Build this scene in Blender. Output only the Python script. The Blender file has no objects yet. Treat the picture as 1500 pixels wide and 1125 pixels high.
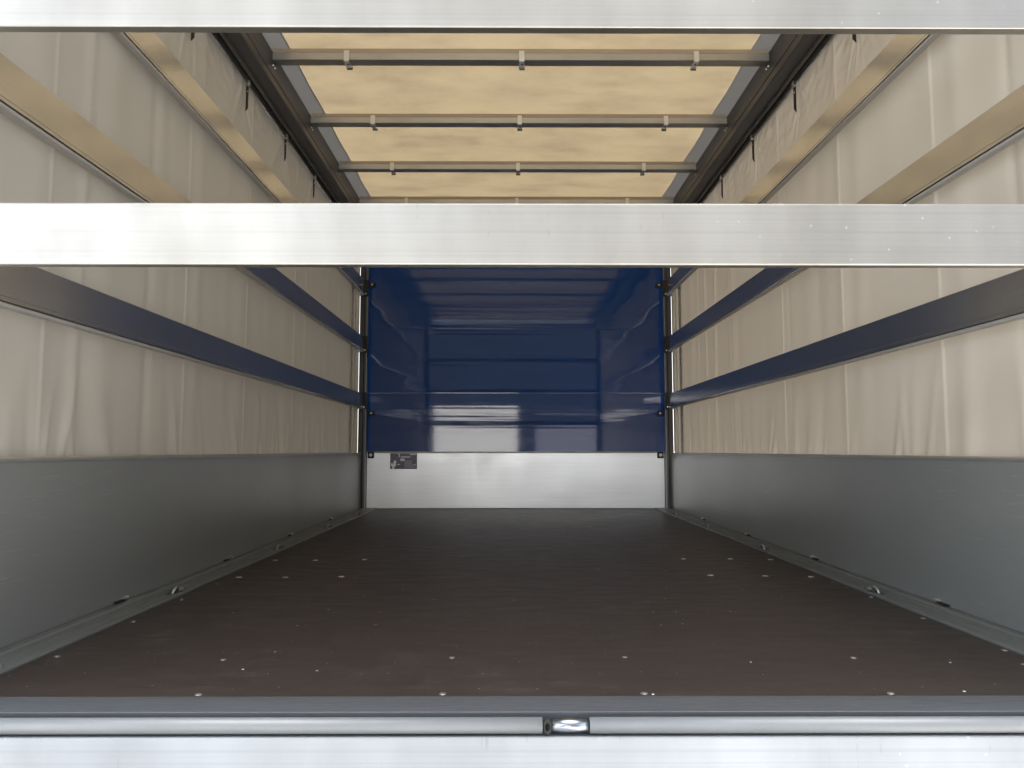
import bpy, bmesh, math, random
from mathutils import Vector, Matrix, noise
R = math.radians
random.seed(7)
S = bpy.context.scene
COL = S.collection

# ---------------------------------------------------------------- camera
cam_d = bpy.data.cameras.new("camera")
cam = bpy.data.objects.new("camera", cam_d); COL.objects.link(cam)
cam_d.sensor_fit = 'HORIZONTAL'; cam_d.sensor_width = 36.0
cam_d.lens = 36.0 * 1127 / 1500
cam_d.clip_start = 0.05; cam_d.clip_end = 2000
cam.location = (-0.06, 0.0, 0.48)
cam.rotation_euler = (R(90 + 4.944), 0, -math.atan(5 / 1127))
S.camera = cam

# ---------------------------------------------------------------- light
SUN_EL, SUN_AZ = R(50), R(42)          # azimuth from +Y (ahead of the camera) towards +X
W = bpy.data.worlds.new("World"); S.world = W; W.use_nodes = True
wn = W.node_tree.nodes; wl = W.node_tree.links; wn.clear()
sky = wn.new("ShaderNodeTexSky"); sky.sky_type = 'NISHITA'; sky.sun_disc = False
sky.sun_elevation = SUN_EL; sky.sun_rotation = SUN_AZ
sky.air_density = 1.0; sky.dust_density = 2.0
bg = wn.new("ShaderNodeBackground"); bg.inputs[1].default_value = 0.15
wo = wn.new("ShaderNodeOutputWorld")
# thin bright cloud in front of the blue
tc = wn.new("ShaderNodeTexCoord"); cmap = wn.new("ShaderNodeMapping"); cmap.inputs['Scale'].default_value = (1, 1, 2.2)
cn = wn.new("ShaderNodeTexNoise"); cn.inputs['Scale'].default_value = 1.6; cn.inputs['Detail'].default_value = 6
cr = wn.new("ShaderNodeValToRGB"); cr.color_ramp.elements[0].position = .36; cr.color_ramp.elements[1].position = .60
cr.color_ramp.elements[0].color = (.25, .25, .25, 1)
cm = wn.new("ShaderNodeMix"); cm.data_type = 'RGBA'; cm.inputs[7].default_value = (1, 1, 1, 1)
wl.new(tc.outputs['Generated'], cmap.inputs[0]); wl.new(cmap.outputs[0], cn.inputs['Vector']); wl.new(cn.outputs['Fac'], cr.inputs[0])
wl.new(cr.outputs[0], cm.inputs[0]); wl.new(sky.outputs[0], cm.inputs[6])
# added bright sky patch, low behind left, to light the right side and rear laths
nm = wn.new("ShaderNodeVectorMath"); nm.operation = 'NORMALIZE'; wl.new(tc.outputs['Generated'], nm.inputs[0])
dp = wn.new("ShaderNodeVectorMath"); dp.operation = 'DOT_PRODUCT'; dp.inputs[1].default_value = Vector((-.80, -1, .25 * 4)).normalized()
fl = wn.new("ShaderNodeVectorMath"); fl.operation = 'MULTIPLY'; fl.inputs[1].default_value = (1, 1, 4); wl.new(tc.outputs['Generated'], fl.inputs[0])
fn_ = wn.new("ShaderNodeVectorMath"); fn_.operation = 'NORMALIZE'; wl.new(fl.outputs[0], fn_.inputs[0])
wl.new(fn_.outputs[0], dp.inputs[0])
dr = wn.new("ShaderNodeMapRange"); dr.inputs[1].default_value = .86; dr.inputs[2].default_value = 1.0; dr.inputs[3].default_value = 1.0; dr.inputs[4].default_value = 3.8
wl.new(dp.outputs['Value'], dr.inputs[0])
sx = wn.new("ShaderNodeSeparateXYZ"); wl.new(nm.outputs[0], sx.inputs[0])
hr = wn.new("ShaderNodeMapRange"); hr.interpolation_type = 'SMOOTHSTEP'     # extra brightness added overhead to light the lower curtains
hr.inputs[1].default_value = .72; hr.inputs[2].default_value = .92; hr.inputs[3].default_value = 2.6; hr.inputs[4].default_value = 15.0
wl.new(sx.outputs['Z'], hr.inputs[0])
cs = wn.new("ShaderNodeVectorMath"); cs.operation = 'SCALE'; cs.inputs[0].default_value = (1.0, .985, .96)
wl.new(hr.outputs[0], cs.inputs['Scale']); wl.new(cs.outputs[0], cm.inputs[7])
sc_ = wn.new("ShaderNodeVectorMath"); sc_.operation = 'SCALE'
wl.new(cm.outputs[2], sc_.inputs[0]); lr = wn.new("ShaderNodeMapRange"); lr.interpolation_type = 'SMOOTHSTEP'      # sky shaped by height: bright low down, dimmed above to dull the top lath
lr.inputs[1].default_value = .30; lr.inputs[2].default_value = .46; lr.inputs[3].default_value = 1.1; lr.inputs[4].default_value = .42
hr2 = wn.new("ShaderNodeMapRange"); hr2.inputs[1].default_value = .62; hr2.inputs[2].default_value = .75; hr2.inputs[3].default_value = 0; hr2.inputs[4].default_value = .6
wl.new(sx.outputs['Z'], lr.inputs[0]); wl.new(sx.outputs['Z'], hr2.inputs[0])
ad_ = wn.new("ShaderNodeMath"); ad_.operation = 'ADD'; wl.new(lr.outputs[0], ad_.inputs[0]); wl.new(hr2.outputs[0], ad_.inputs[1])
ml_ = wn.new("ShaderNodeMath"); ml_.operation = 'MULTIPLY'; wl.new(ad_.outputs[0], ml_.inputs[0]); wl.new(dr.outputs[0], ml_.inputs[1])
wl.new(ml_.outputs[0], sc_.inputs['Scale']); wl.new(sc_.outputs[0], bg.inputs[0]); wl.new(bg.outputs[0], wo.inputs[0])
sd = bpy.data.lights.new("sun", 'SUN'); sd.energy = 4.5; sd.angle = R(0.53); sd.color = (1.0, 0.95, 0.88)
so = bpy.data.objects.new("sun", sd); COL.objects.link(so)
dirv = Vector((math.sin(SUN_AZ) * math.cos(SUN_EL), math.cos(SUN_AZ) * math.cos(SUN_EL), math.sin(SUN_EL)))
so.rotation_euler = dirv.to_track_quat('Z', 'Y').to_euler(); so.location = (0, 0, 30)
S.view_settings.view_transform = 'Standard'; S.view_settings.look = 'None'
S.view_settings.exposure = 2.5; S.view_settings.gamma = 1.0
S.view_settings.use_curve_mapping = False
S.render.engine = 'CYCLES'
S.cycles.max_bounces = 10; S.cycles.diffuse_bounces = 6; S.cycles.glossy_bounces = 6
S.cycles.transmission_bounces = 4; S.cycles.use_denoising = True
S.cycles.sample_clamp_indirect = 8

# ---------------------------------------------------------------- materials
def mat(name):
    m = bpy.data.materials.new(name); m.use_nodes = True
    nt = m.node_tree; nt.nodes.clear()
    out = nt.nodes.new("ShaderNodeOutputMaterial")
    return m, nt, out
def N(nt, kind, **kw):
    n = nt.nodes.new(kind)
    for k, v in kw.items(): setattr(n, k, v)
    return n
def coords(nt, scale=(1, 1, 1)):
    t = N(nt, "ShaderNodeTexCoord"); mp = N(nt, "ShaderNodeMapping")
    mp.inputs['Scale'].default_value = scale
    nt.links.new(t.outputs['Object'], mp.inputs[0]); return mp.outputs[0]
def noise_tex(nt, vec, scale, detail=4, rough=.55):
    n = N(nt, "ShaderNodeTexNoise"); n.inputs['Scale'].default_value = scale
    n.inputs['Detail'].default_value = detail; n.inputs['Roughness'].default_value = rough
    nt.links.new(vec, n.inputs['Vector']); return n.outputs['Fac']
def ramp(nt, fac, stops):
    r = N(nt, "ShaderNodeValToRGB"); e = r.color_ramp.elements
    while len(e) < len(stops): e.new(.5)
    for el, (p, c) in zip(e, stops):
        el.position = p; el.color = (c[0], c[1], c[2], 1) if isinstance(c, (tuple, list)) else (c, c, c, 1)
    nt.links.new(fac, r.inputs[0]); return r.outputs[0]
def mixc(nt, fac, a, b, mode='MIX'):
    m = N(nt, "ShaderNodeMix", data_type='RGBA', blend_type=mode)
    for sock, v in ((m.inputs[0], fac), (m.inputs[6], a), (m.inputs[7], b)):
        if isinstance(v, (int, float)): sock.default_value = v
        elif isinstance(v, tuple): sock.default_value = (*v, 1)
        else: nt.links.new(v, sock)
    return m.outputs[2]
def bsdf(nt, base=(.5, .5, .5), rough=.5, metal=0, spec=.5, coat=0, coat_rough=.05):
    b = N(nt, "ShaderNodeBsdfPrincipled")
    for k, v in (('Base Color', base), ('Roughness', rough), ('Metallic', metal), ('Specular IOR Level', spec),
                 ('Coat Weight', coat), ('Coat Roughness', coat_rough)):
        if isinstance(v, tuple): b.inputs[k].default_value = (*v, 1)
        elif isinstance(v, (int, float)): b.inputs[k].default_value = v
        else: nt.links.new(v, b.inputs[k])
    return b
def bump(nt, b, h, strength, dist=.001):
    n = N(nt, "ShaderNodeBump"); n.inputs['Strength'].default_value = strength
    n.inputs['Distance'].default_value = dist
    nt.links.new(h, n.inputs['Height']); nt.links.new(n.outputs[0], b.inputs['Normal'])

def simple(name, base, rough=.5, metal=0, spec=.5, nscale=40, var=.12, stretch=(1, 1, 1), bstr=.15, coat=0):
    m, nt, out = mat(name); v = coords(nt, stretch)
    n = noise_tex(nt, v, nscale); n2 = noise_tex(nt, v, nscale * .12, 3)
    c = mixc(nt, n2, tuple(x * (1 - var) for x in base), tuple(min(1, x * (1 + var)) for x in base))
    rr = ramp(nt, n, [(.3, max(.03, rough * .8)), (.75, min(1, rough * 1.2))])
    b = bsdf(nt, c, rr, metal, spec, coat)
    bump(nt, b, n, bstr, .0006)
    nt.links.new(b.outputs[0], out.inputs[0]); return m

def brushed(name, base, rough, stretch, dirt=.15, bstr=.1, spots=False, metal=.95):
    """extruded aluminium: fine lines along the profile, dull patches, scuffs"""
    m, nt, out = mat(name)
    v = coords(nt, stretch); vo = coords(nt)
    lines = noise_tex(nt, v, 16, 3, .6); blot = noise_tex(nt, vo, 3.5, 5, .6); fine = noise_tex(nt, vo, 22, 3, .5)
    bl = ramp(nt, blot, [(.35, 0), (.7, 1)])
    c = mixc(nt, bl, base, tuple(x * (1 - dirt) for x in base))
    c = mixc(nt, ramp(nt, lines, [(.35, .0), (.7, .16)]), c, tuple(x * .6 for x in base))
    if spots:
        vr = N(nt, "ShaderNodeTexVoronoi", voronoi_dimensions="2D"); vr.inputs['Scale'].default_value = 14
        sxz = N(nt, 'ShaderNodeSeparateXYZ'); cxz = N(nt, 'ShaderNodeCombineXYZ'); nt.links.new(vo, sxz.inputs[0])
        nt.links.new(sxz.outputs[0], cxz.inputs[0]); nt.links.new(sxz.outputs[2], cxz.inputs[1]); nt.links.new(cxz.outputs[0], vr.inputs['Vector'])
        vs = ramp(nt, vr.outputs['Distance'], [(.018, 1), (.04, 0)])
        gate = ramp(nt, noise_tex(nt, vo, 2.2, 2), [(.5, 0), (.62, .8)])
        mm = N(nt, "ShaderNodeMath", operation='MULTIPLY')
        nt.links.new(vs, mm.inputs[0]); nt.links.new(gate, mm.inputs[1])
        c = mixc(nt, mm.outputs[0], c, tuple(min(1, x * 1.7) for x in base))
    if spots:
        # rub marks across the profile, fine grooves along it, hazy oxide patches
        tk = noise_tex(nt, coords(nt, (30, 1, .8)), 3.2, 2, .5); tg = noise_tex(nt, coords(nt, (1.2, 1, 9)), 4, 3)
        t1 = N(nt, "ShaderNodeMath", operation='MULTIPLY')
        nt.links.new(ramp(nt, tk, [(.66, 0), (.70, 1)]), t1.inputs[0]); nt.links.new(ramp(nt, tg, [(.52, 0), (.62, .6)]), t1.inputs[1])
        c = mixc(nt, t1.outputs[0], c, tuple(x * .62 for x in base))
        hz = noise_tex(nt, coords(nt, (1, 1, .35)), 4.5, 4, .55)
        c = mixc(nt, ramp(nt, hz, [(.4, 0), (.66, .55)]), c, (min(1, base[0] * 1.25), min(1, base[1] * 1.27), min(1, base[2] * 1.28)))
        gv = noise_tex(nt, coords(nt, (.01, 1, 60)), 2.2, 2)
        c = mixc(nt, ramp(nt, gv, [(.5, 0), (.62, .22)]), c, tuple(x * .7 for x in base))
    rr = N(nt, "ShaderNodeMath", operation='MULTIPLY_ADD')
    nt.links.new(blot, rr.inputs[0]); rr.inputs[1].default_value = rough * .6; rr.inputs[2].default_value = rough * .7
    b = bsdf(nt, c, rr.outputs[0], metal)
    mix = N(nt, "ShaderNodeMath", operation='MULTIPLY_ADD')
    nt.links.new(fine, mix.inputs[0]); mix.inputs[1].default_value = .4; nt.links.new(lines, mix.inputs[2])
    bump(nt, b, mix.outputs[0], bstr, .0005)
    nt.links.new(b.outputs[0], out.inputs[0]); return m

ALU_Y = brushed("aluminium_side_lath", (.72, .715, .70), .20, (14, .15, 14), .12, .12)
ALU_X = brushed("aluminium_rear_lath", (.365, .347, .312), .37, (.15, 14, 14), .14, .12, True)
ALU_TUBE = brushed("anodised_tube", (.20, .21, .218), .5, (.15, 10, 10), .12, .05, False, .35)
ALU_BOARD = brushed("aluminium_rear_board", (.27, .287, .308), .5, (.12, 10, 10), .06, .05, True, .5)
ALU_BOW = brushed("aluminium_bow", (.50, .48, .44), .5, (.15, 10, 10), .15, .1)
CHROME = simple("bright_zinc", (.30, .32, .35), .26, 1, .5, .2, .02, (1, 1, 1), 0)
STEEL_DARK = simple("dark_grey_steel", (.055, .056, .058), .42, .3, .5, 30, .25)
POST_MAT = simple("grey_post_steel", (.10, .10, .10), .38, .5, .5, 20, .25, (8, 8, .5))
RAIL_MAT = simple("galvanised_roof_rail", (.075, .073, .073), .42, .45, .5, 18, .3, (8, .3, 8))
BLACK = simple("black_rubber", (.012, .012, .012), .6, 0, .4)
WEBBING = simple("black_webbing", (.018, .016, .014), .8, 0, .3, 200, .2)
RING = simple("dull_ring_steel", (.42, .43, .42), .45, .9)
SCREW = simple("worn_screw_head", (.20, .195, .18), .5, .6)
TRIM = simple("pale_lath_trim", (.36, .35, .33), .45, .3, .5, 20, .15, (8, .3, 8))
POCKET = simple("brown_tarp_pocket", (.30, .245, .18), .7, 0, .3, 30, .12)
EDGE_MAT = simple("painted_floor_rail", (.12, .13, .128), .5, .25, .5, 12, .1, (4, .6, 4))
THRESH = simple("threshold_steel", (.065, .071, .080), .5, .2, .5, 30, .25, (.5, 4, 4))
WHITE_DISC = simple("white_plastic", (.8, .8, .78), .4)
BLUE_TRIM = simple("blue_paint_trim", (.012, .045, .15), .3, 0, .5, 30, .1)
STRIP = simple("beige_edge_strip", (.50, .48, .43), .45, .1, .5, 30, .1, (8, 8, .5))
PIN = simple("zinc_pin", (.75, .75, .72), .3, .9)
CLIP = simple("pale_clip_metal", (.62, .60, .55), .4, .4)
HOLE = simple("dark_hole", (.006, .006, .006), .8)

# drop side: grey anodised board, faint embossed grain
def m_dropside():
    m, nt, out = mat("grey_drop_side"); v = coords(nt, (1, .4, 1.5)); vo = coords(nt)
    f = noise_tex(nt, v, 6, 5); g = noise_tex(nt, vo, 340, 2); k = noise_tex(nt, vo, 1.6, 4)
    c = mixc(nt, k, (.235, .243, .237), (.25, .258, .252))
    c = mixc(nt, ramp(nt, f, [(.45, 0), (.75, .18)]), c, (.31, .32, .315))
    scr = noise_tex(nt, coords(nt, (1, 1.2, 18)), 5, 6, .7); scg = noise_tex(nt, vo, 1.9, 3)
    sm = N(nt, "ShaderNodeMath", operation='MULTIPLY')
    nt.links.new(ramp(nt, scr, [(.58, 0), (.68, .5)]), sm.inputs[0]); nt.links.new(ramp(nt, scg, [(.5, 0), (.65, 1)]), sm.inputs[1])
    c = mixc(nt, sm.outputs[0], c, (.36, .37, .365))
    rr = ramp(nt, k, [(.3, .28), (.7, .36)])
    b = bsdf(nt, c, rr, .35, .5); bump(nt, b, g, .25, .0004)
    nt.links.new(b.outputs[0], out.inputs[0]); return m
DROP = m_dropside()

def m_blue():
    m, nt, out = mat("glossy_blue_paint"); vo = coords(nt); v = coords(nt, (.3, 1, 3))
    k = noise_tex(nt, vo, 2.0, 4)
    c = mixc(nt, k, (.003, .036, .16), (.005, .042, .185))
    sm = noise_tex(nt, v, 12, 5, .6)
    rr = ramp(nt, sm, [(.35, .035), (.8, .09)])
    b = bsdf(nt, c, rr, 0, .6)
    b.inputs['Coat Weight'].default_value = .3; b.inputs['Coat Roughness'].default_value = .03
    nt.links.new(b.outputs[0], out.inputs[0]); return m
BLUE = m_blue()
WHITE_PANEL = brushed("white_front_board", (.94, .96, .97), .43, (.1, 1, 6), .03, .01, False, .85)

def m_floor():
    m, nt, out = mat("brown_film_plywood")
    vo = coords(nt); vs = coords(nt, (.7, 2, 1)); vm = coords(nt)
    k = noise_tex(nt, vo, 1.4, 5, .6); gr = noise_tex(nt, vs, 9, 5, .65); fn = noise_tex(nt, vo, 120, 3)
    c = mixc(nt, k, (.0205, .0142, .0122), (.031, .0235, .0205))
    c = mixc(nt, ramp(nt, gr, [(.5, 0), (.8, .2)]), c, (.055, .045, .042))
    # pale scuffs
    sc = noise_tex(nt, coords(nt, (1.3, 2.2, 1)), 6, 8, .75)
    gate = noise_tex(nt, vo, 1.1, 2)
    mm = N(nt, "ShaderNodeMath", operation='MULTIPLY')
    nt.links.new(ramp(nt, sc, [(.54, 0), (.72, .40)]), mm.inputs[0]); nt.links.new(ramp(nt, gate, [(.4, 0), (.6, 1)]), mm.inputs[1])
    c = mixc(nt, mm.outputs[0], c, (.12, .11, .105))
    # grit
    for sc_, th, pale in ((5, .016, .8), (11, .022, .40)):
        vr = N(nt, "ShaderNodeTexVoronoi", voronoi_dimensions="2D"); vr.inputs['Scale'].default_value = sc_
        nt.links.new(vo, vr.inputs['Vector'])
        sp = ramp(nt, vr.outputs['Distance'], [(th * .7, 1), (th, 0)])
        gg = N(nt, "ShaderNodeMath", operation='MULTIPLY')
        nt.links.new(sp, gg.inputs[0]); nt.links.new(ramp(nt, vr.outputs['Color'], [(.5, 0), (.6, 1)]), gg.inputs[1])
        c = mixc(nt, gg.outputs[0], c, (pale, pale, pale * .95))
    rr = ramp(nt, gr, [(.3, .42), (.8, .58)])
    b = bsdf(nt, c, rr, 0, .45)
    # screen-faced mesh texture
    w1 = N(nt, "ShaderNodeTexWave", bands_direction='X'); w1.inputs['Scale'].default_value = 55
    w2 = N(nt, "ShaderNodeTexWave", bands_direction='Y'); w2.inputs['Scale'].default_value = 55
    nt.links.new(vm, w1.inputs[0]); nt.links.new(vm, w2.inputs[0])
    ad = N(nt, "ShaderNodeMath", operation='ADD'); nt.links.new(w1.outputs['Fac'], ad.inputs[0]); nt.links.new(w2.outputs['Fac'], ad.inputs[1])
    ad2 = N(nt, "ShaderNodeMath", operation='ADD'); nt.links.new(ad.outputs[0], ad2.inputs[0]); nt.links.new(fn, ad2.inputs[1])
    bump(nt, b, ad2.outputs[0], .25, .0004)
    nt.links.new(b.outputs[0], out.inputs[0]); return m
FLOOR = m_floor()

def fabric(name, face, through, fac, rough=.45, dirt=None, weave=420, stain=.0):
    """coated tarpaulin: reflects a little, lets daylight through"""
    m, nt, out = mat(name); vo = coords(nt)
    k = noise_tex(nt, vo, 1.7, 5, .6)
    f = mixc(nt, k, tuple(x * .93 for x in face), face)
    t = mixc(nt, k, tuple(x * .9 for x in through), through)
    if dirt:
        d1 = noise_tex(nt, coords(nt, (.7, 1.3, 1)), 3.2, 10, .66)
        d2 = noise_tex(nt, coords(nt, (1, 1, 1)), 9, 6, .7)
        mm = N(nt, "ShaderNodeMath", operation='MULTIPLY')
        nt.links.new(ramp(nt, d1, [(.42, 0), (.64, 1)]), mm.inputs[0]); nt.links.new(ramp(nt, d2, [(.3, .35), (.7, 1)]), mm.inputs[1])
        t = mixc(nt, mm.outputs[0], t, dirt); f = mixc(nt, mm.outputs[0], f, tuple(x * .8 for x in face))
    if stain:
        st = noise_tex(nt, coords(nt, (1, 1.2, .25)), 6, 5, .6)
        sf = ramp(nt, st, [(.45, 0), (.75, stain)])
        t = mixc(nt, sf, t, tuple(x * .7 for x in through))
    b = bsdf(nt, f, rough, 0, .4)
    tr = N(nt, "ShaderNodeBsdfTranslucent"); nt.links.new(t, tr.inputs[0])
    mx = N(nt, "ShaderNodeMixShader"); mx.inputs[0].default_value = fac
    nt.links.new(b.outputs[0], mx.inputs[1]); nt.links.new(tr.outputs[0], mx.inputs[2])
    w = noise_tex(nt, vo, weave, 1)
    bump(nt, b, w, .15, .0003)
    nt.links.new(mx.outputs[0], out.inputs[0]); return m
TARP = fabric("cream_roof_tarpaulin", (.62, .55, .42), (.112, .088, .054), .42, .5, (.066, .051, .031))
BAND = fabric("grey_roof_edge_band", (.33, .34, .36), (.030, .029, .0275), .4, .5)
CURT = fabric("grey_beige_curtain", (.57, .545, .49), (.070, .060, .047), .42, .38, None, 500, .35)

# ---------------------------------------------------------------- object helpers
def tag(o, label=None, cat=None, group=None, kind=None):
    if label: o['label'] = label
    if cat: o['category'] = cat
    if group: o['group'] = group
    if kind: o['kind'] = kind
    return o
def empty(name, loc, label, cat, group=None):
    o = bpy.data.objects.new(name, None); o.location = loc; o.empty_display_size = .1
    COL.objects.link(o); return tag(o, label, cat, group)
def obj(name, bm, m, parent=None, smooth=False):
    """link one mesh object; vertices are given in world space, made local to the parent's origin"""
    if parent is not None:
        loc = parent.location if parent.parent is None else parent.matrix_world.translation
        p = parent; off = Vector()
        while p is not None: off += p.location; p = p.parent
        bmesh.ops.translate(bm, verts=bm.verts, vec=-off)
    bmesh.ops.recalc_face_normals(bm, faces=bm.faces)
    me = bpy.data.meshes.new(name); bm.to_mesh(me); bm.free()
    me.materials.append(m)
    if smooth:
        for p in me.polygons: p.use_smooth = True
    o = bpy.data.objects.new(name, me); COL.objects.link(o)
    if parent is not None: o.parent = parent
    return o
def box(bm, x0, x1, y0, y1, z0, z1, bev=0, seg=2):
    t = bmesh.new()
    r = bmesh.ops.create_cube(t, size=1)
    for v in t.verts:
        v.co = Vector(((x0 + x1) / 2 + v.co.x * (x1 - x0), (y0 + y1) / 2 + v.co.y * (y1 - y0), (z0 + z1) / 2 + v.co.z * (z1 - z0)))
    if bev: bmesh.ops.bevel(t, geom=t.edges[:], offset=bev, segments=seg, profile=.5, affect='EDGES')
    me = bpy.data.meshes.new("tmp"); t.to_mesh(me); t.free(); bm.from_mesh(me); bpy.data.meshes.remove(me)
    return bm
def cyl(bm, p0, p1, r0, r1=None, seg=20, caps=True):
    p0 = Vector(p0); p1 = Vector(p1); r1 = r0 if r1 is None else r1
    d = p1 - p0; q = d.to_track_quat('Z', 'Y').to_matrix().to_4x4()
    bmesh.ops.create_cone(bm, cap_ends=caps, segments=seg, radius1=r0, radius2=r1, depth=d.length,
                          matrix=Matrix.Translation((p0 + p1) / 2) @ q)
    return bm
def profile(bm, pts, axis, a, b):
    """closed 2-D profile extruded along an axis ('x': pts are (y,z); 'y': pts are (x,z))"""
    def P(p, t): return (t, p[0], p[1]) if axis == 'x' else (p[0], t, p[1])
    A = [bm.verts.new(P(p, a)) for p in pts]; B = [bm.verts.new(P(p, b)) for p in pts]
    n = len(pts)
    for i in range(n): bm.faces.new((A[i], A[(i + 1) % n], B[(i + 1) % n], B[i]))
    bm.faces.new(A[::-1]); bm.faces.new(B)
    return bm
def NB(): return bmesh.new()
def bevel_mod(o, w=.002, seg=2):
    m = o.modifiers.new("edge", 'BEVEL'); m.width = w; m.segments = seg; m.limit_method = 'ANGLE'; m.angle_limit = R(30)
    return o

Y0, YE = 1.44, 6.45                      # rear opening and front wall
SIDES = ((-1, 'left'), (1, 'right'))

# ================================================================ setting
# yard ground
bm = NB(); bmesh.ops.create_grid(bm, x_segments=2, y_segments=2, size=400, matrix=Matrix.Translation((0, 0, -1.05)))
g = obj("ground", bm, simple("concrete_yard", (.38, .38, .375), .85, 0, .3, 3, .15)); tag(g, kind='structure')

# floor sheet with bolts
bm = NB(); box(bm, -1.148, 1.148, 1.545, YE - .002, -.03, 0)
floor = obj("floor", bm, FLOOR); tag(floor, kind='structure')
bolts = [(-1.083, 3.431), (-.907, 3.43), (-.695, 3.45), (.716, 3.466), (.925, 3.465), (1.096, 3.443),
         (-1.083, 2.976), (-.907, 2.975), (-.698, 2.99), (.719, 3.016), (.925, 2.999), (1.094, 2.982)]
small = [(-.716, 1.82), (-.191, 1.835), (.211, 1.839), (.741, 1.831), (-.671, 1.566), (-.19, 1.568), (.209, 1.57), (.697, 1.568),
         (-1.115, 1.851), (1.13, 2.252), (1.135, 1.896), (1.13, 2.571), (1.125, 2.86), (-1.115, 2.217), (-1.113, 2.535), (-1.11, 2.83)]
def screw(x, y, r):
    bm = NB(); cyl(bm, (x, y, 0.0005), (x, y, .0022), r, r * .8, 18)
    cyl(bm, (x, y, .0022), (x, y, .0026), r * .78, r * .45, 18)
    return obj("floor_bolt", bm, PIN if r > .01 else SCREW, floor)
for x, y in bolts: screw(x, y, .0125)
for x, y in small: screw(x, y, .0075)

# ================================================================ floor edge rails with lashing rings
def apply_cut(o, cutters):
    for c in cutters:
        md = o.modifiers.new("cut", 'BOOLEAN'); md.operation = 'DIFFERENCE'; md.object = c; md.solver = 'EXACT'
    dg = bpy.context.evaluated_depsgraph_get(); dg.update()
    me = bpy.data.meshes.new_from_object(o.evaluated_get(dg))
    o.modifiers.clear(); old = o.data; o.data = me; bpy.data.meshes.remove(old)
    for c in cutters:
        m = c.data; bpy.data.objects.remove(c); bpy.data.meshes.remove(m)
    return o
ring_y = [1.69, 2.65, 3.81, 4.85, 5.75]
for s, nm in SIDES:
    er = empty("floor_edge_rail", (s * 1.21, Y0, 0), f"grey steel rail with lashing rings along the {nm} edge of the brown floor", "floor rail", "floor edge rails")
    bm = NB()
    pts = [(1.1475, -.03), (1.1475, .004), (1.1505, .008), (1.232, .008), (1.238, .012), (1.252, .012), (1.2565, .006), (1.2565, -.03)]
    profile(bm, [(s * a, b) for a, b in pts], 'y', Y0 + .01, YE - .003)
    rail = obj("rail", bm, EDGE_MAT, er)
    xa, xb = sorted((s * 1.257, s * 1.338))
    bm = NB(); box(bm, xa, xb, Y0 + .01, YE + .04, -.16, .0095); obj("outer_sill", bm, EDGE_MAT, er)
    cut = []
    for y in ring_y:
        c = NB(); bmesh.ops.create_uvsphere(c, u_segments=32, v_segments=16, radius=1,
              matrix=Matrix.Translation((s * 1.185, y, .012)) @ Matrix.Diagonal((.028, .072, .024, 1)))
        cut.append(obj("cutter", c, EDGE_MAT))
    bpy.context.view_layer.update()
    apply_cut(rail, cut)
    for y in ring_y:
        bm = NB(); c0 = bm.verts.new((s * 1.185, y, -.0065)); rim = [bm.verts.new((s * 1.185 + .0225 * math.cos(t), y + .058 * math.sin(t), -.0005)) for t in [2 * math.pi * k / 32 for k in range(32)]]
        for k in range(32): bm.faces.new((c0, rim[k], rim[(k + 1) % 32]))
        obj("ring_recess_shade", bm, HOLE, er)  # black liner in the dish, standing in for its shade
        bm = NB()
        # half ring standing out of the dish, leaning
        n = 18; prev = None; rr = .0048; R0 = .021
        for i in range(n + 1):
            a = math.pi * i / n
            c = Vector((s * (1.185 - .004 * math.sin(a)), y + R0 * math.cos(a), -.002 + .021 * math.sin(a)))
            tan = Vector((0, -math.sin(a), math.cos(a)))
            nx = Vector((1, 0, 0)); nz = tan.cross(nx).normalized()
            ring = [bm.verts.new(c + nx * rr * math.cos(t) + nz * rr * math.sin(t)) for t in [2 * math.pi * k / 8 for k in range(8)]]
            if prev:
                for k in range(8): bm.faces.new((prev[k], prev[(k + 1) % 8], ring[(k + 1) % 8], ring[k]))
            prev = ring
        obj("lashing_ring", bm, RING, er, True)

# ================================================================ drop sides
pin_y = {-1: [2.47, 3.38, 4.33, 5.3], 1: [2.42, 3.40, 4.33, 5.3]}
for s, nm in SIDES:
    d = empty("drop_side", (s * 1.285, Y0, 0), f"low grey aluminium side board standing along the {nm} side of the floor", "side board", "side boards")
    bm = NB(); profile(bm, [(s * 1.27, .0105), (s * 1.27, .452), (s * 1.30, .452), (s * 1.30, .0105)], 'y', Y0 + .02, 6.36)
    obj("board", bm, DROP, d)
    bm = NB(); profile(bm, [(s * 1.2675, .4525), (s * 1.2675, .460), (s * 1.270, .4635), (s * 1.300, .4635), (s * 1.3025, .460), (s * 1.3025, .4525)], 'y', Y0 + .02, 6.36)
    obj("top_rim", bm, simple("rim_alu", (.42, .42, .39), .4, .7), d)
    for y in pin_y[s]:
        bm = NB(); box(bm, min(s * 1.2575, s * 1.2685), max(s * 1.2575, s * 1.2685), y - .062, y - .008, .0135, .0172)
        obj("hinge_slot", bm, HOLE, d)
        bm = NB(); cyl(bm, (s * 1.263, y - .008, .018), (s * 1.263, y + .012, .018), .007, .007, 14)
        obj("hinge_pin", bm, PIN, d)

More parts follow.
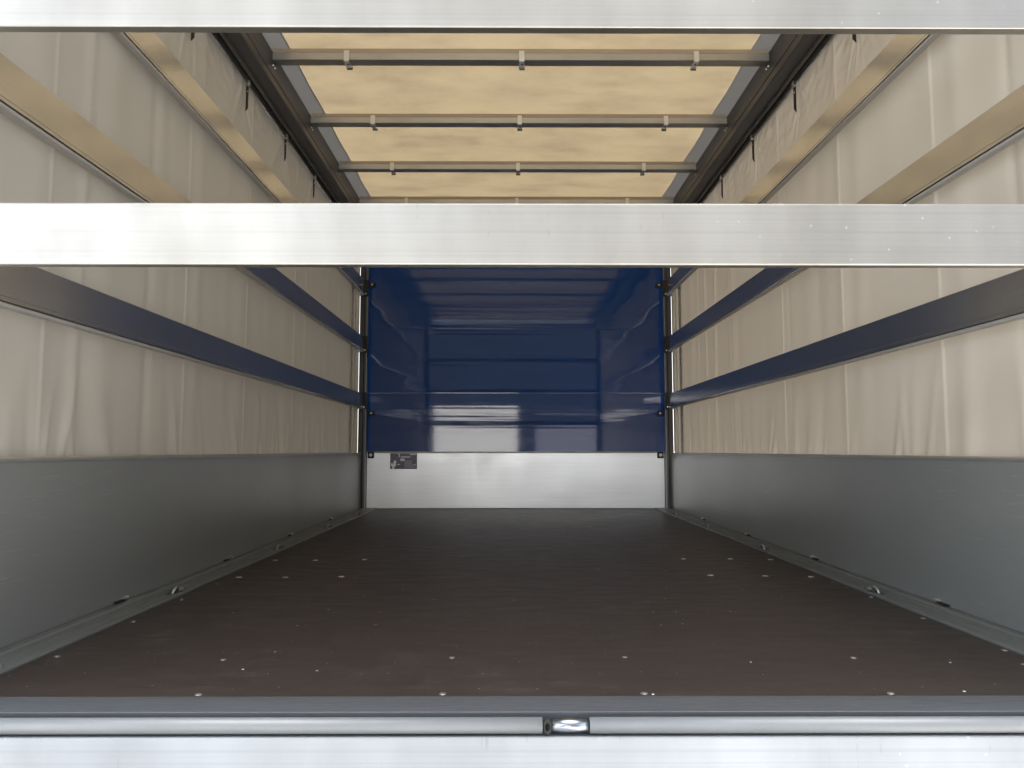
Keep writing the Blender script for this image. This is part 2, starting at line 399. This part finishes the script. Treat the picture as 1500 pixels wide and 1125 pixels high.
# ================================================================ front wall
fw = empty("front_wall", (0, YE, 0), "glossy dark blue headboard wall with white lower board at the far end", "wall")
nx_, nz_ = 60, 420
zb, zt = .470, 2.44
def wav(x, z):
    u = (z - zb)
    h = .00008 * math.sin(2 * math.pi * u / .137 + .6 * x) + .00010 * math.sin(2 * math.pi * u / .275 + 1.1)
    h += .00003 * math.sin(2 * math.pi * u / .071 + 2.0 * x + .5)
    h += .0004 * noise.noise(Vector((x * 1.5, z * 1.8, 3)))
    e = max(0, abs(x) - .75) / .5
    h += .000018 * math.sin(2 * math.pi * u / .033)
    h += min(1, e) * .0006 * math.sin(2 * math.pi * u / .19 + s_)
    for j in (.956, 1.507, 2.058):
        h += .0007 * math.exp(-((z - j) / .0035) ** 2)
    return h
s_ = .7
bm = NB(); grid = []
for j in range(nz_ + 1):
    z = zb + (zt - zb) * j / nz_
    grid.append([bm.verts.new((-1.26 + 2.52 * i / nx_, YE + wav(-1.26 + 2.52 * i / nx_, z), z)) for i in range(nx_ + 1)])
for j in range(nz_):
    for i in range(nx_): bm.faces.new((grid[j][i], grid[j][i + 1], grid[j + 1][i + 1], grid[j + 1][i]))
up = obj("upper_panel", bm, BLUE, fw, True)
bm = NB(); box(bm, -1.31, 1.31, YE + .02, YE + .045, -.03, 2.46); obj("back_frame", bm, STEEL_DARK, fw)
bm = NB(); box(bm, -1.237, 1.237, YE - .012, YE + .019, .003, .461, .004); obj("lower_board", bm, WHITE_PANEL, fw)
bm = NB(); box(bm, -1.237, 1.237, YE - .016, YE - .002, .4625, .4715, .002); obj("board_rim", bm, simple("rim_lead", (.34, .34, .34), .4, .5), fw)
for z in (.956, 1.507):
    bm = NB(); profile(bm, [(YE - .0025, z - .0012), (YE - .0038, z), (YE - .0025, z + .0012)], 'x', -1.23, 1.23)
    obj("panel_joint", bm, BLUE, fw)
def bracket(x, z, hh):
    bm = NB(); box(bm, x - .026, x + .026, YE - .03, YE - .012, z - hh, z + hh, .004)
    b = obj("corner_bracket", bm, BLACK, fw)
    r = .0135 if z < .6 else .009
    bm = NB(); cyl(bm, (x, YE - .0305, z), (x, YE - .036, z), r, r * .85, 20)
    obj("bolt_head", bm, WHITE_DISC if z < 1 else PIN, b)
for s in (-1, 1):
    bracket(s * 1.205, .443, .027); bracket(s * 1.207, .79, .022); bracket(s * 1.215, 1.878, .02)
# sticker (printed sheet with a hand and illegible small print)
YS = YE - .0125
st = obj("sticker", box(NB(), -1.045, -.822, YS - .002, YS - .0003, .327, .4565), simple("slate_print", (.12, .125, .19), .4), fw)
PALE = simple("pale_print", (.85, .85, .88), .5); MIDP = simple("grey_print", (.45, .45, .5), .5)
def poly(name, pts, m, yy):
    bm = NB(); vs = [bm.verts.new((x, yy, z)) for x, z in pts]; bm.faces.new(vs); return bm
def sk(u, v): return (-1.045 + .223 * u, .327 + .1295 * (1 - v))     # sticker uv, v down
hand = [(.04, .63), (.075, .60), (.11, .70), (.125, .66), (.13, .50), (.165, .44), (.23, .50), (.245, .56), (.205, .62), (.22, .72), (.20, .82), (.155, .90), (.145, 1.0), (.075, 1.0), (.085, .90), (.04, .78)]
obj("hand_emblem", poly("h", [sk(*p) for p in hand], PALE, YS - .0026), PALE, st)
bm = NB()
def dash(u0, u1, v0, v1, dy=.0026):
    a = sk(u0, v0); b = sk(u1, v1); box(bm, a[0], b[0], YS - dy, YS - dy + .0004, b[1], a[1])
for i in range(11): dash(.40 + i * .032, .40 + i * .032 + .022, .19, .27)
for i in range(8): dash(.74 + i * .029, .74 + i * .029 + .02, .03, .10)
for i in range(3): dash(.385 + i * .055, .385 + i * .055 + .042, .33, .49)
for i in range(4): dash(.26 + i * .03, .26 + i * .03 + .02, .68, .74)
dash(.33, .36, .06, .24); dash(.30, .33, .02, .1)
dash(.88, .96, .69, .73)
obj("headline_print", bm, PALE, st)
bm = NB()
for r_ in range(8):
    u = .54
    while u < (.95 if r_ > 3 else .80):
        w = random.uniform(.02, .06); dash(u, min(u + w, .96), .47 + r_ * .058, .50 + r_ * .058); u += w + .012
for i in range(5): dash(.18 + i * .03, .19 + i * .03, .45 - i * .07, .5 - i * .07)
obj("small_print", bm, MIDP, st)

# ================================================================ corner posts
for yy, where in ((6.40, "far"), (Y0 + .05, "rear opening")):
    for s, nm in SIDES:
        lab = f"dark steel corner post at the {nm} end of the blue wall" if where == "far" else f"dark steel post on the {nm} side of the rear opening"
        p = empty("corner_post", (s * 1.27, yy, 0), lab, "post", "corner posts")
        x0, x1 = sorted((s * 1.242, s * 1.305))
        bm = NB(); box(bm, x0, x1, yy - .03, yy + .03, -.03 if yy > 3 else -.03, 2.235, .004)
        obj("column", bm, POST_MAT, p)
        if yy > 3:
            xa, xb = sorted((s * 1.238, s * 1.247))
            bm = NB(); box(bm, xa, xb, yy - .040, yy - .0315, 0.005, 2.23, .002); obj("bead", bm, simple("bead_grey", (.25, .25, .24), .35, .6), p)
            xa, xb = sorted((s * 1.262, s * 1.268))
            bm = NB(); box(bm, xa, xb, yy - .036, yy - .0302, 0.005, 2.23); obj("groove", bm, HOLE, p)
            for z0 in (.832, 1.303, 1.778):
                xa, xb = sorted((s * 1.236, s * 1.30))
                bm = NB(); box(bm, xa, xb, yy - .066, yy - .0415, z0 - .012, z0 + .03, .003)
                box(bm, xa, xb, yy - .048, yy - .0405, z0 + .03, z0 + .128, .002)
                h = obj("lath_holder", bm, BLACK, p)
                bm = NB(); cyl(bm, (s * 1.25, yy - .067, z0 + .006), (s * 1.25, yy - .071, z0 + .006), .006, .005, 12)
                obj("rivet", bm, PIN, h)
            # outer blue trim visible past the curtain
            xa, xb = sorted((s * 1.3055, s * 1.318))
            bm = NB(); box(bm, xa, xb, yy - .075, yy - .034, .47, 2.2, .002); obj("outer_trim", bm, BLUE_TRIM, p)

# ================================================================ roof rails
for s, nm in SIDES:
    rr = empty("roof_rail", (s * 1.25, Y0, 2.24), f"dark roof beam with curtain track running along the {nm} side above the curtain", "roof beam", "roof beams")
    pts = [(1.200, 2.250), (1.204, 2.243), (1.262, 2.238), (1.285, 2.232), (1.322, 2.232), (1.325, 2.24), (1.325, 2.40), (1.318, 2.408), (1.205, 2.408), (1.2, 2.40)]
    bm = NB(); profile(bm, [(s * a, b) for a, b in pts], 'y', Y0, YE - .002); obj("beam", bm, RAIL_MAT, rr)
    pts = [(1.262, 2.2365), (1.262, 2.214), (1.266, 2.214), (1.266, 2.2365)]
    bm = NB(); profile(bm, [(s * a, b) for a, b in pts], 'y', Y0, YE - .03); obj("track_lip", bm, simple("track_grey", (.24, .22, .20), .35, .7), rr)
    pts = [(1.2665, 2.2362), (1.2665, 2.220), (1.282, 2.220), (1.282, 2.2315)]
    bm = NB(); profile(bm, [(s * a, b) for a, b in pts], 'y', Y0, YE - .03); obj("track_seal", bm, BLACK, rr)
    pts = [(1.2825, 2.2312), (1.2825, 2.196), (1.288, 2.196), (1.288, 2.2312)]
    bm = NB(); profile(bm, [(s * a, b) for a, b in pts], 'y', Y0, YE - .03); obj("runner_track", bm, simple("runner_grey", (.10, .10, .10), .4, .6), rr)
    pts = [(1.199, 2.285), (1.1965, 2.287), (1.1965, 2.291), (1.199, 2.293)]
    bm = NB(); profile(bm, [(s * a, b) for a, b in pts], 'y', Y0, YE - .03); obj("beam_rib", bm, RAIL_MAT, rr)

# ================================================================ side curtains
strap_y = [1.63 + .622 * k for k in range(8)]        # 1.63 .. 5.98
def make_curtain(s, nm):
    rnd = random.Random(11 if s < 0 else 23)
    ya, yb, za, zb_ = Y0 + .03, 6.37, .10, 2.231
    ny, nz = 900, 170
    folds = []
    y = ya
    while y < yb:                                     # long soft vertical folds
        folds.append((y, rnd.uniform(.02, .09), rnd.uniform(-.006, .009), rnd.uniform(-.05, .05)))
        y += rnd.uniform(.12, .42)
    gath = []
    y = ya
    while y < yb:                                     # gathers rising from the lower hem
        gath.append((y, rnd.uniform(.012, .04), rnd.choice((1, 1, -1)) * rnd.uniform(.003, .011), rnd.uniform(-.28, .28), rnd.uniform(.12, .42)))
        y += rnd.choice((rnd.uniform(.03, .08), rnd.uniform(.08, .35)))
    seams = [2.05, 2.95, 3.62, 4.45, 5.2] if s < 0 else [2.4, 3.1, 3.8, 4.7, 5.5]
    pinch = []
    for sy in strap_y:
        for k in range(9):
            pinch.append((sy + rnd.uniform(-.01, .01), rnd.uniform(-.9, .9), rnd.uniform(.006, .014), rnd.uniform(.003, .009) * rnd.choice((1, -1)), rnd.uniform(.15, .42)))
    def h(y, z):
        v = .004 * noise.noise(Vector((y * 1.1, z * .8, s * 5.0)))
        v += .0016 * noise.noise(Vector((y * 5, z * 3, s * 9.0)))
        for fy, w, a, sl in folds:
            d = y - fy - sl * (z - 1.2)
            if abs(d) < 3 * w: v += a * math.exp(-(d / w) ** 2)
        if z < 1.1:
            for fy, w, a, sl, L in gath:
                t = (z - .44)
                if t > L: continue
                d = y - fy - sl * max(t, 0)
                ww = w * (1 + max(t, 0) * 1.2)
                if abs(d) < 3 * ww: v += a * math.exp(-(d / ww) ** 2) * (1 - max(t, 0) / L) ** 1.2
        if z > 1.7:
            t = 2.20 - z
            for fy, sl, w, a, L in pinch:
                if t > L: continue
                d = y - fy - sl * t
                ww = w * (1 + t * 3)
                if abs(d) < 3 * ww: v += a * math.exp(-(d / ww) ** 2) * min(1, t / .03) * (1 - t / L)
            v += .005 * noise.noise(Vector((y * 16 + z * 9, z * 22, s * 3.0))) * max(0, 1 - t / .3)
        for sy in seams:
            d = y - sy
            v += .004 / (1 + math.exp(max(-60, min(60, -d / .0025)))) * math.exp(-abs(d) / .05) + .001 * math.exp(-(d / .006) ** 2)
        v += .0016 / (1 + math.exp(max(-60, min(60, (z - 2.045) / .003))))          # overlap of the upper hem
        return v
    bm = NB(); rows = []
    for j in range(nz + 1):
        t = j / nz; z = za + (zb_ - za) * t
        rows.append([bm.verts.new((s * (1.319 - max(-.003, min(.026, .004 +  h(ya + (yb - ya) * i / ny, z)))), ya + (yb - ya) * i / ny, z)) for i in range(ny + 1)])
    for j in range(nz):
        for i in range(ny): bm.faces.new((rows[j][i], rows[j][i + 1], rows[j + 1][i + 1], rows[j + 1][i]))
    lab = f"grey beige tarpaulin curtain with vertical folds closing the {nm} side"
    c = empty("side_curtain", (s * 1.316, Y0, 2.2), lab, "curtain", "side curtains")
    obj("fabric", bm, CURT, c, True)
    for sy in strap_y:
        if sy > 6.1: continue
        bm = NB(); w = .013
        # webbing strap with a slanted cut end
        yo = sy
        a = [(yo - w, 2.226), (yo + w, 2.226), (yo + w + .001, 2.09), (yo - w, 2.062)]
        x1, x2 = s * 1.2895, s * 1.2925
        A = [bm.verts.new((x1, p[0], p[1])) for p in a]; B = [bm.verts.new((x2, p[0], p[1])) for p in a]
        bm.faces.new(A); bm.faces.new(B[::-1])
        for k in range(4): bm.faces.new((A[k], A[(k + 1) % 4], B[(k + 1) % 4], B[k]))
        sp = obj("strap", bm, WEBBING, c)
        bm = NB(); box(bm, min(s * 1.276, s * 1.2935), max(s * 1.276, s * 1.2935), yo - .016, yo + .004, 2.188, 2.216, .003)
        obj("runner", bm, PIN if False else simple("runner_zinc", (.4, .39, .36), .4, .8), sp)
        bm = NB(); cyl(bm, (s * 1.2893, yo, 2.165), (s * 1.2875, yo, 2.165), .0035, .003, 10)
        obj("rivet", bm, PIN, sp)
    # stiff edge strip with rivets and tensioning tube at the far end
    xa, xb = sorted((s * 1.294, s * 1.302))
    bm = NB(); box(bm, xa, xb, 5.97, 6.06, .465, 2.19, .002); e = obj("edge_strip", bm, STRIP, c)
    for k in range(9):
        z = .56 + k * .2
        bm = NB(); cyl(bm, (s * 1.2935, 6.015, z), (s * 1.291, 6.015, z), .007, .005, 10); obj("rivet", bm, STEEL_DARK, e)
    bm = NB(); cyl(bm, (s * 1.292, 6.20, .465), (s * 1.292, 6.20, 2.19), .017, .017, 20); obj("tension_tube", bm, STRIP, c, False)
    return c
for s, nm in SIDES: make_curtain(s, nm)

# ================================================================ side laths
place = {.832: "lowest", 1.303: "middle", 1.778: "topmost"}
for s, nm in SIDES:
    for z0 in (.832, 1.303, 1.778):
        l = empty("side_lath", (s * 1.272, Y0, z0), f"{place[z0]} long aluminium lath running along the {nm} curtain", "lath", "side laths")
        prof = [(1.260, .015), (1.260, .112), (1.2625, .1145), (1.2825, .1145), (1.285, .112), (1.285, .003), (1.282, 0), (1.262, 0), (1.259, .003), (1.259, .0105), (1.262, .0115), (1.262, .014)]
        bm = NB(); profile(bm, [(s * a, z0 + b) for a, b in prof], 'y', Y0 + .085, 6.334)
        o = obj("profile", bm, ALU_Y, l)
        bm = NB(); xa, xb = sorted((s * 1.2615, s * 1.2845)); box(bm, xa, xb, Y0 + .09, 6.33, z0 - .0095, z0 - .0006, .0015)
        obj("lower_trim", bm, TRIM, l)

# ================================================================ rear laths across the opening
for z0, h_, lab in ((.832, .121, "bright aluminium lath crossing the middle of the view in front of the blue wall"),
                    (1.305, .118, "aluminium lath crossing the top edge of the view below the cream roof"),
                    (1.778, .118, "highest aluminium lath across the rear opening")):
    l = empty("rear_lath", (0, Y0 + .012, z0), lab, "lath", "laths across the rear opening")
    bm = NB(); box(bm, -1.24, 1.24, Y0, Y0 + .024, z0, z0 + h_, .0032, 3)
    o = obj("profile", bm, ALU_X, l)
    for sx in (-1, 1):
        xa, xb = sorted((sx * 1.215, sx * 1.2415)); bm = NB(); box(bm, xa, xb, Y0 - .002, Y0 + .026, z0 - .002, z0 + h_ + .002, .002); obj("end_cap", bm, BLACK, l)

# ================================================================ roof
TZ = 2.425
bow_y = [2.145, 2.855, 3.565, 4.285, 5.015, 5.735]
bow_lab = ["roof bow third nearest the rear opening", "roof bow just behind the top lath",
           "nearest fully visible roof bow with pale clips", "second roof bow from the top lath with pale clips",
           "third roof bow counted from the top lath", "farthest roof bow showing just above the bright middle lath"]
rt = empty("roof_tarpaulin", (0, Y0, TZ), "cream translucent roof tarpaulin with grey bands along both edges", "roof cover")
def roof_z(x, y):
    d = min(abs(y - (b + .025)) for b in bow_y + [1.47, 6.43])
    sag = -.010 * min(1, (d / .30)) ** 1.5
    return TZ + sag + .0035 * noise.noise(Vector((x * 2.2, y * 3.0, 1))) + .0015 * noise.noise(Vector((x * 8, y * 10, 4)))
bm = NB(); nx2, ny2 = 120, 400; rows = []
for j in range(ny2 + 1):
    y = Y0 + (YE + .02 - Y0) * j / ny2
    rows.append([bm.verts.new((-1.124 + 2.248 * i / nx2, y, roof_z(-1.124 + 2.248 * i / nx2, y))) for i in range(nx2 + 1)])
for j in range(ny2):
    for i in range(nx2): bm.faces.new((rows[j][i], rows[j][i + 1], rows[j + 1][i + 1], rows[j + 1][i]))
obj("sheet", bm, TARP, rt, True)
for s in (-1, 1):
    bm = NB(); rows = []
    for j in range(ny2 + 1):
        y = Y0 + (YE + .015 - Y0) * j / ny2
        rows.append([bm.verts.new((s * (1.118 + .18 * i / 10), y, roof_z(s * (1.118 + .18 * i / 10), y) - .0035)) for i in range(11)])
    for j in range(ny2):
        for i in range(10): bm.faces.new((rows[j][i], rows[j][i + 1], rows[j + 1][i + 1], rows[j + 1][i]))
    obj("edge_band", bm, BAND, rt, True)
for y, lab in zip(bow_y, bow_lab):
    b = empty("roof_bow", (0, y, 2.36), lab, "roof bow", "roof bows")
    prof = [(y, 2.361), (y + .002, 2.359), (y + .060, 2.359), (y + .062, 2.361), (y + .062, 2.392), (y, 2.392)]
    bm = NB(); profile(bm, prof, 'x', -1.199, 1.199); obj("bar", bm, ALU_BOW, b)
    prof = [(y - .001, 2.3925), (y - .002, 2.396), (y - .001, 2.413), (y + .063, 2.413), (y + .063, 2.3925)]
    bm = NB(); profile(bm, prof, 'x', -1.195, 1.195); obj("fabric_pocket", bm, POCKET, b)
    for cx_ in (-.842, .003, .846):
        bm = NB()
        box(bm, cx_ - .013, cx_ + .013, y - .006, y - .0025, 2.352, 2.402, .001)
        box(bm, cx_ - .013, cx_ + .013, y - .006, y + .068, 2.3495, 2.353, .001)
        c = obj("clip", bm, CLIP, b)
        bm = NB(); cyl(bm, (cx_ + .002, y + .026, 2.3494), (cx_ + .002, y + .026, 2.3484), .0055, .0055, 14); obj("clip_hole", bm, HOLE, c)
        bm = NB(); box(bm, cx_ - .012, cx_ + .016, y + .066, y + .074, 2.343, 2.356, .002); obj("clip_foot", bm, STEEL_DARK, c)
    for s in (-1, 1):
        for k in (.0, .03):
            bm = NB(); cyl(bm, (s * 1.1995, y + .01 + k, 2.335), (s * 1.194, y + .01 + k, 2.335), .005, .004, 10)
            obj("end_screw", bm, PIN, b)

# ================================================================ rear edge
th = empty("threshold", (0, Y0, 0), "dark grey steel threshold strip at the near edge of the floor", "threshold")
bm = NB(); profile(bm, [(1.4425, -.03), (1.4425, .0068), (1.4435, .0075), (1.452, .0078), (1.538, .0055), (1.5435, .002), (1.5435, -.03)], 'x', -1.147, 1.147); obj("strip", bm, THRESH, th)

bd = empty("rear_board", (0, Y0, -.25), "pale aluminium board hanging below the round rail at the bottom of the view", "board")
bm = NB(); box(bm, -1.31, 1.31, 1.412, 1.440, -.42, -.0262, .003); obj("panel", bm, ALU_BOARD, bd)
tb = empty("edge_tube", (0, 1.428, -.009), "round aluminium hinge tube with a slotted bright pin along the near floor edge", "tube")
def tubeseg(a, b, r, m, nm):
    bm = NB(); cyl(bm, (a, 1.426, -.0105), (b, 1.426, -.0105), r, r, 40, True)
    o = obj(nm, bm, m, tb)
    for p in o.data.polygons: p.use_smooth = len(p.vertices) == 4
    return o
tubeseg(-1.31, .0005, .0138, ALU_TUBE, "tube")
tubeseg(.0850, 1.31, .0138, ALU_TUBE, "tube")
tubeseg(.0005, .0850, .0105, HOLE, "inner_core")
tubeseg(.0180, .0838, .0126, CHROME, "hinge_pin")
bm = NB()
n = 28
ri, ro = .0040, .0076
for k in range(n):
    pass
A = []; 
for rad, yy in ((ro, 1.4150), (ri, 1.4118), (ri, 1.418)):
    A.append([bm.verts.new((.0095 + rad * math.cos(2 * math.pi * k / n), yy, -.0095 + rad * 1.75 * math.sin(2 * math.pi * k / n))) for k in range(n)])
for a, b in ((0, 1), (1, 2)):
    for k in range(n): bm.faces.new((A[a][k], A[a][(k + 1) % n], A[b][(k + 1) % n], A[b][k]))
bm.faces.new(A[2])
obj("slot_eye", bm, BLACK, tb, True)

# rear header above the opening
hd = empty("rear_header", (0, Y0, 2.25), "steel header beam over the rear opening", "beam")
bm = NB(); box(bm, -1.199, 1.199, Y0 - .005, Y0 + .055, 2.25, 2.405, .004); obj("beam", bm, RAIL_MAT, hd)

# ================================================================ yard behind the camera (seen only as reflections)
wh = empty("warehouse", (0, -12, -1.05), "dark warehouse with a white roller door reflected in the blue wall", "building")
bm = NB(); box(bm, -22, 22, -24, -12, -1.05, 4.6); obj("wall", bm, simple("dark_cladding", (.02, .023, .03), .6, 0, .3, 2, .2), wh)
bm = NB()
for k in range(14): box(bm, -2.5, .25, -11.97 - .0, -11.93, -1.04 + k * .2, -.85 + k * .2, .01)
obj("roller_door", bm, simple("white_door", (.9, .9, .89), .5, 0, .4, 2, .05), wh)
bm = NB(); box(bm, -7.5, -3.0, -11.97, -11.93, -1.04, 1.7); obj("white_panel", bm, simple("white_cladding", (.78, .78, .76), .5, 0, .4, 2, .05), wh)
bm = NB(); box(bm, .8, 3.1, -11.97, -11.93, -1.04, 1.5); obj("grey_door", bm, simple("lilac_door", (.22, .22, .26), .5, 0, .4, 2, .05), wh)
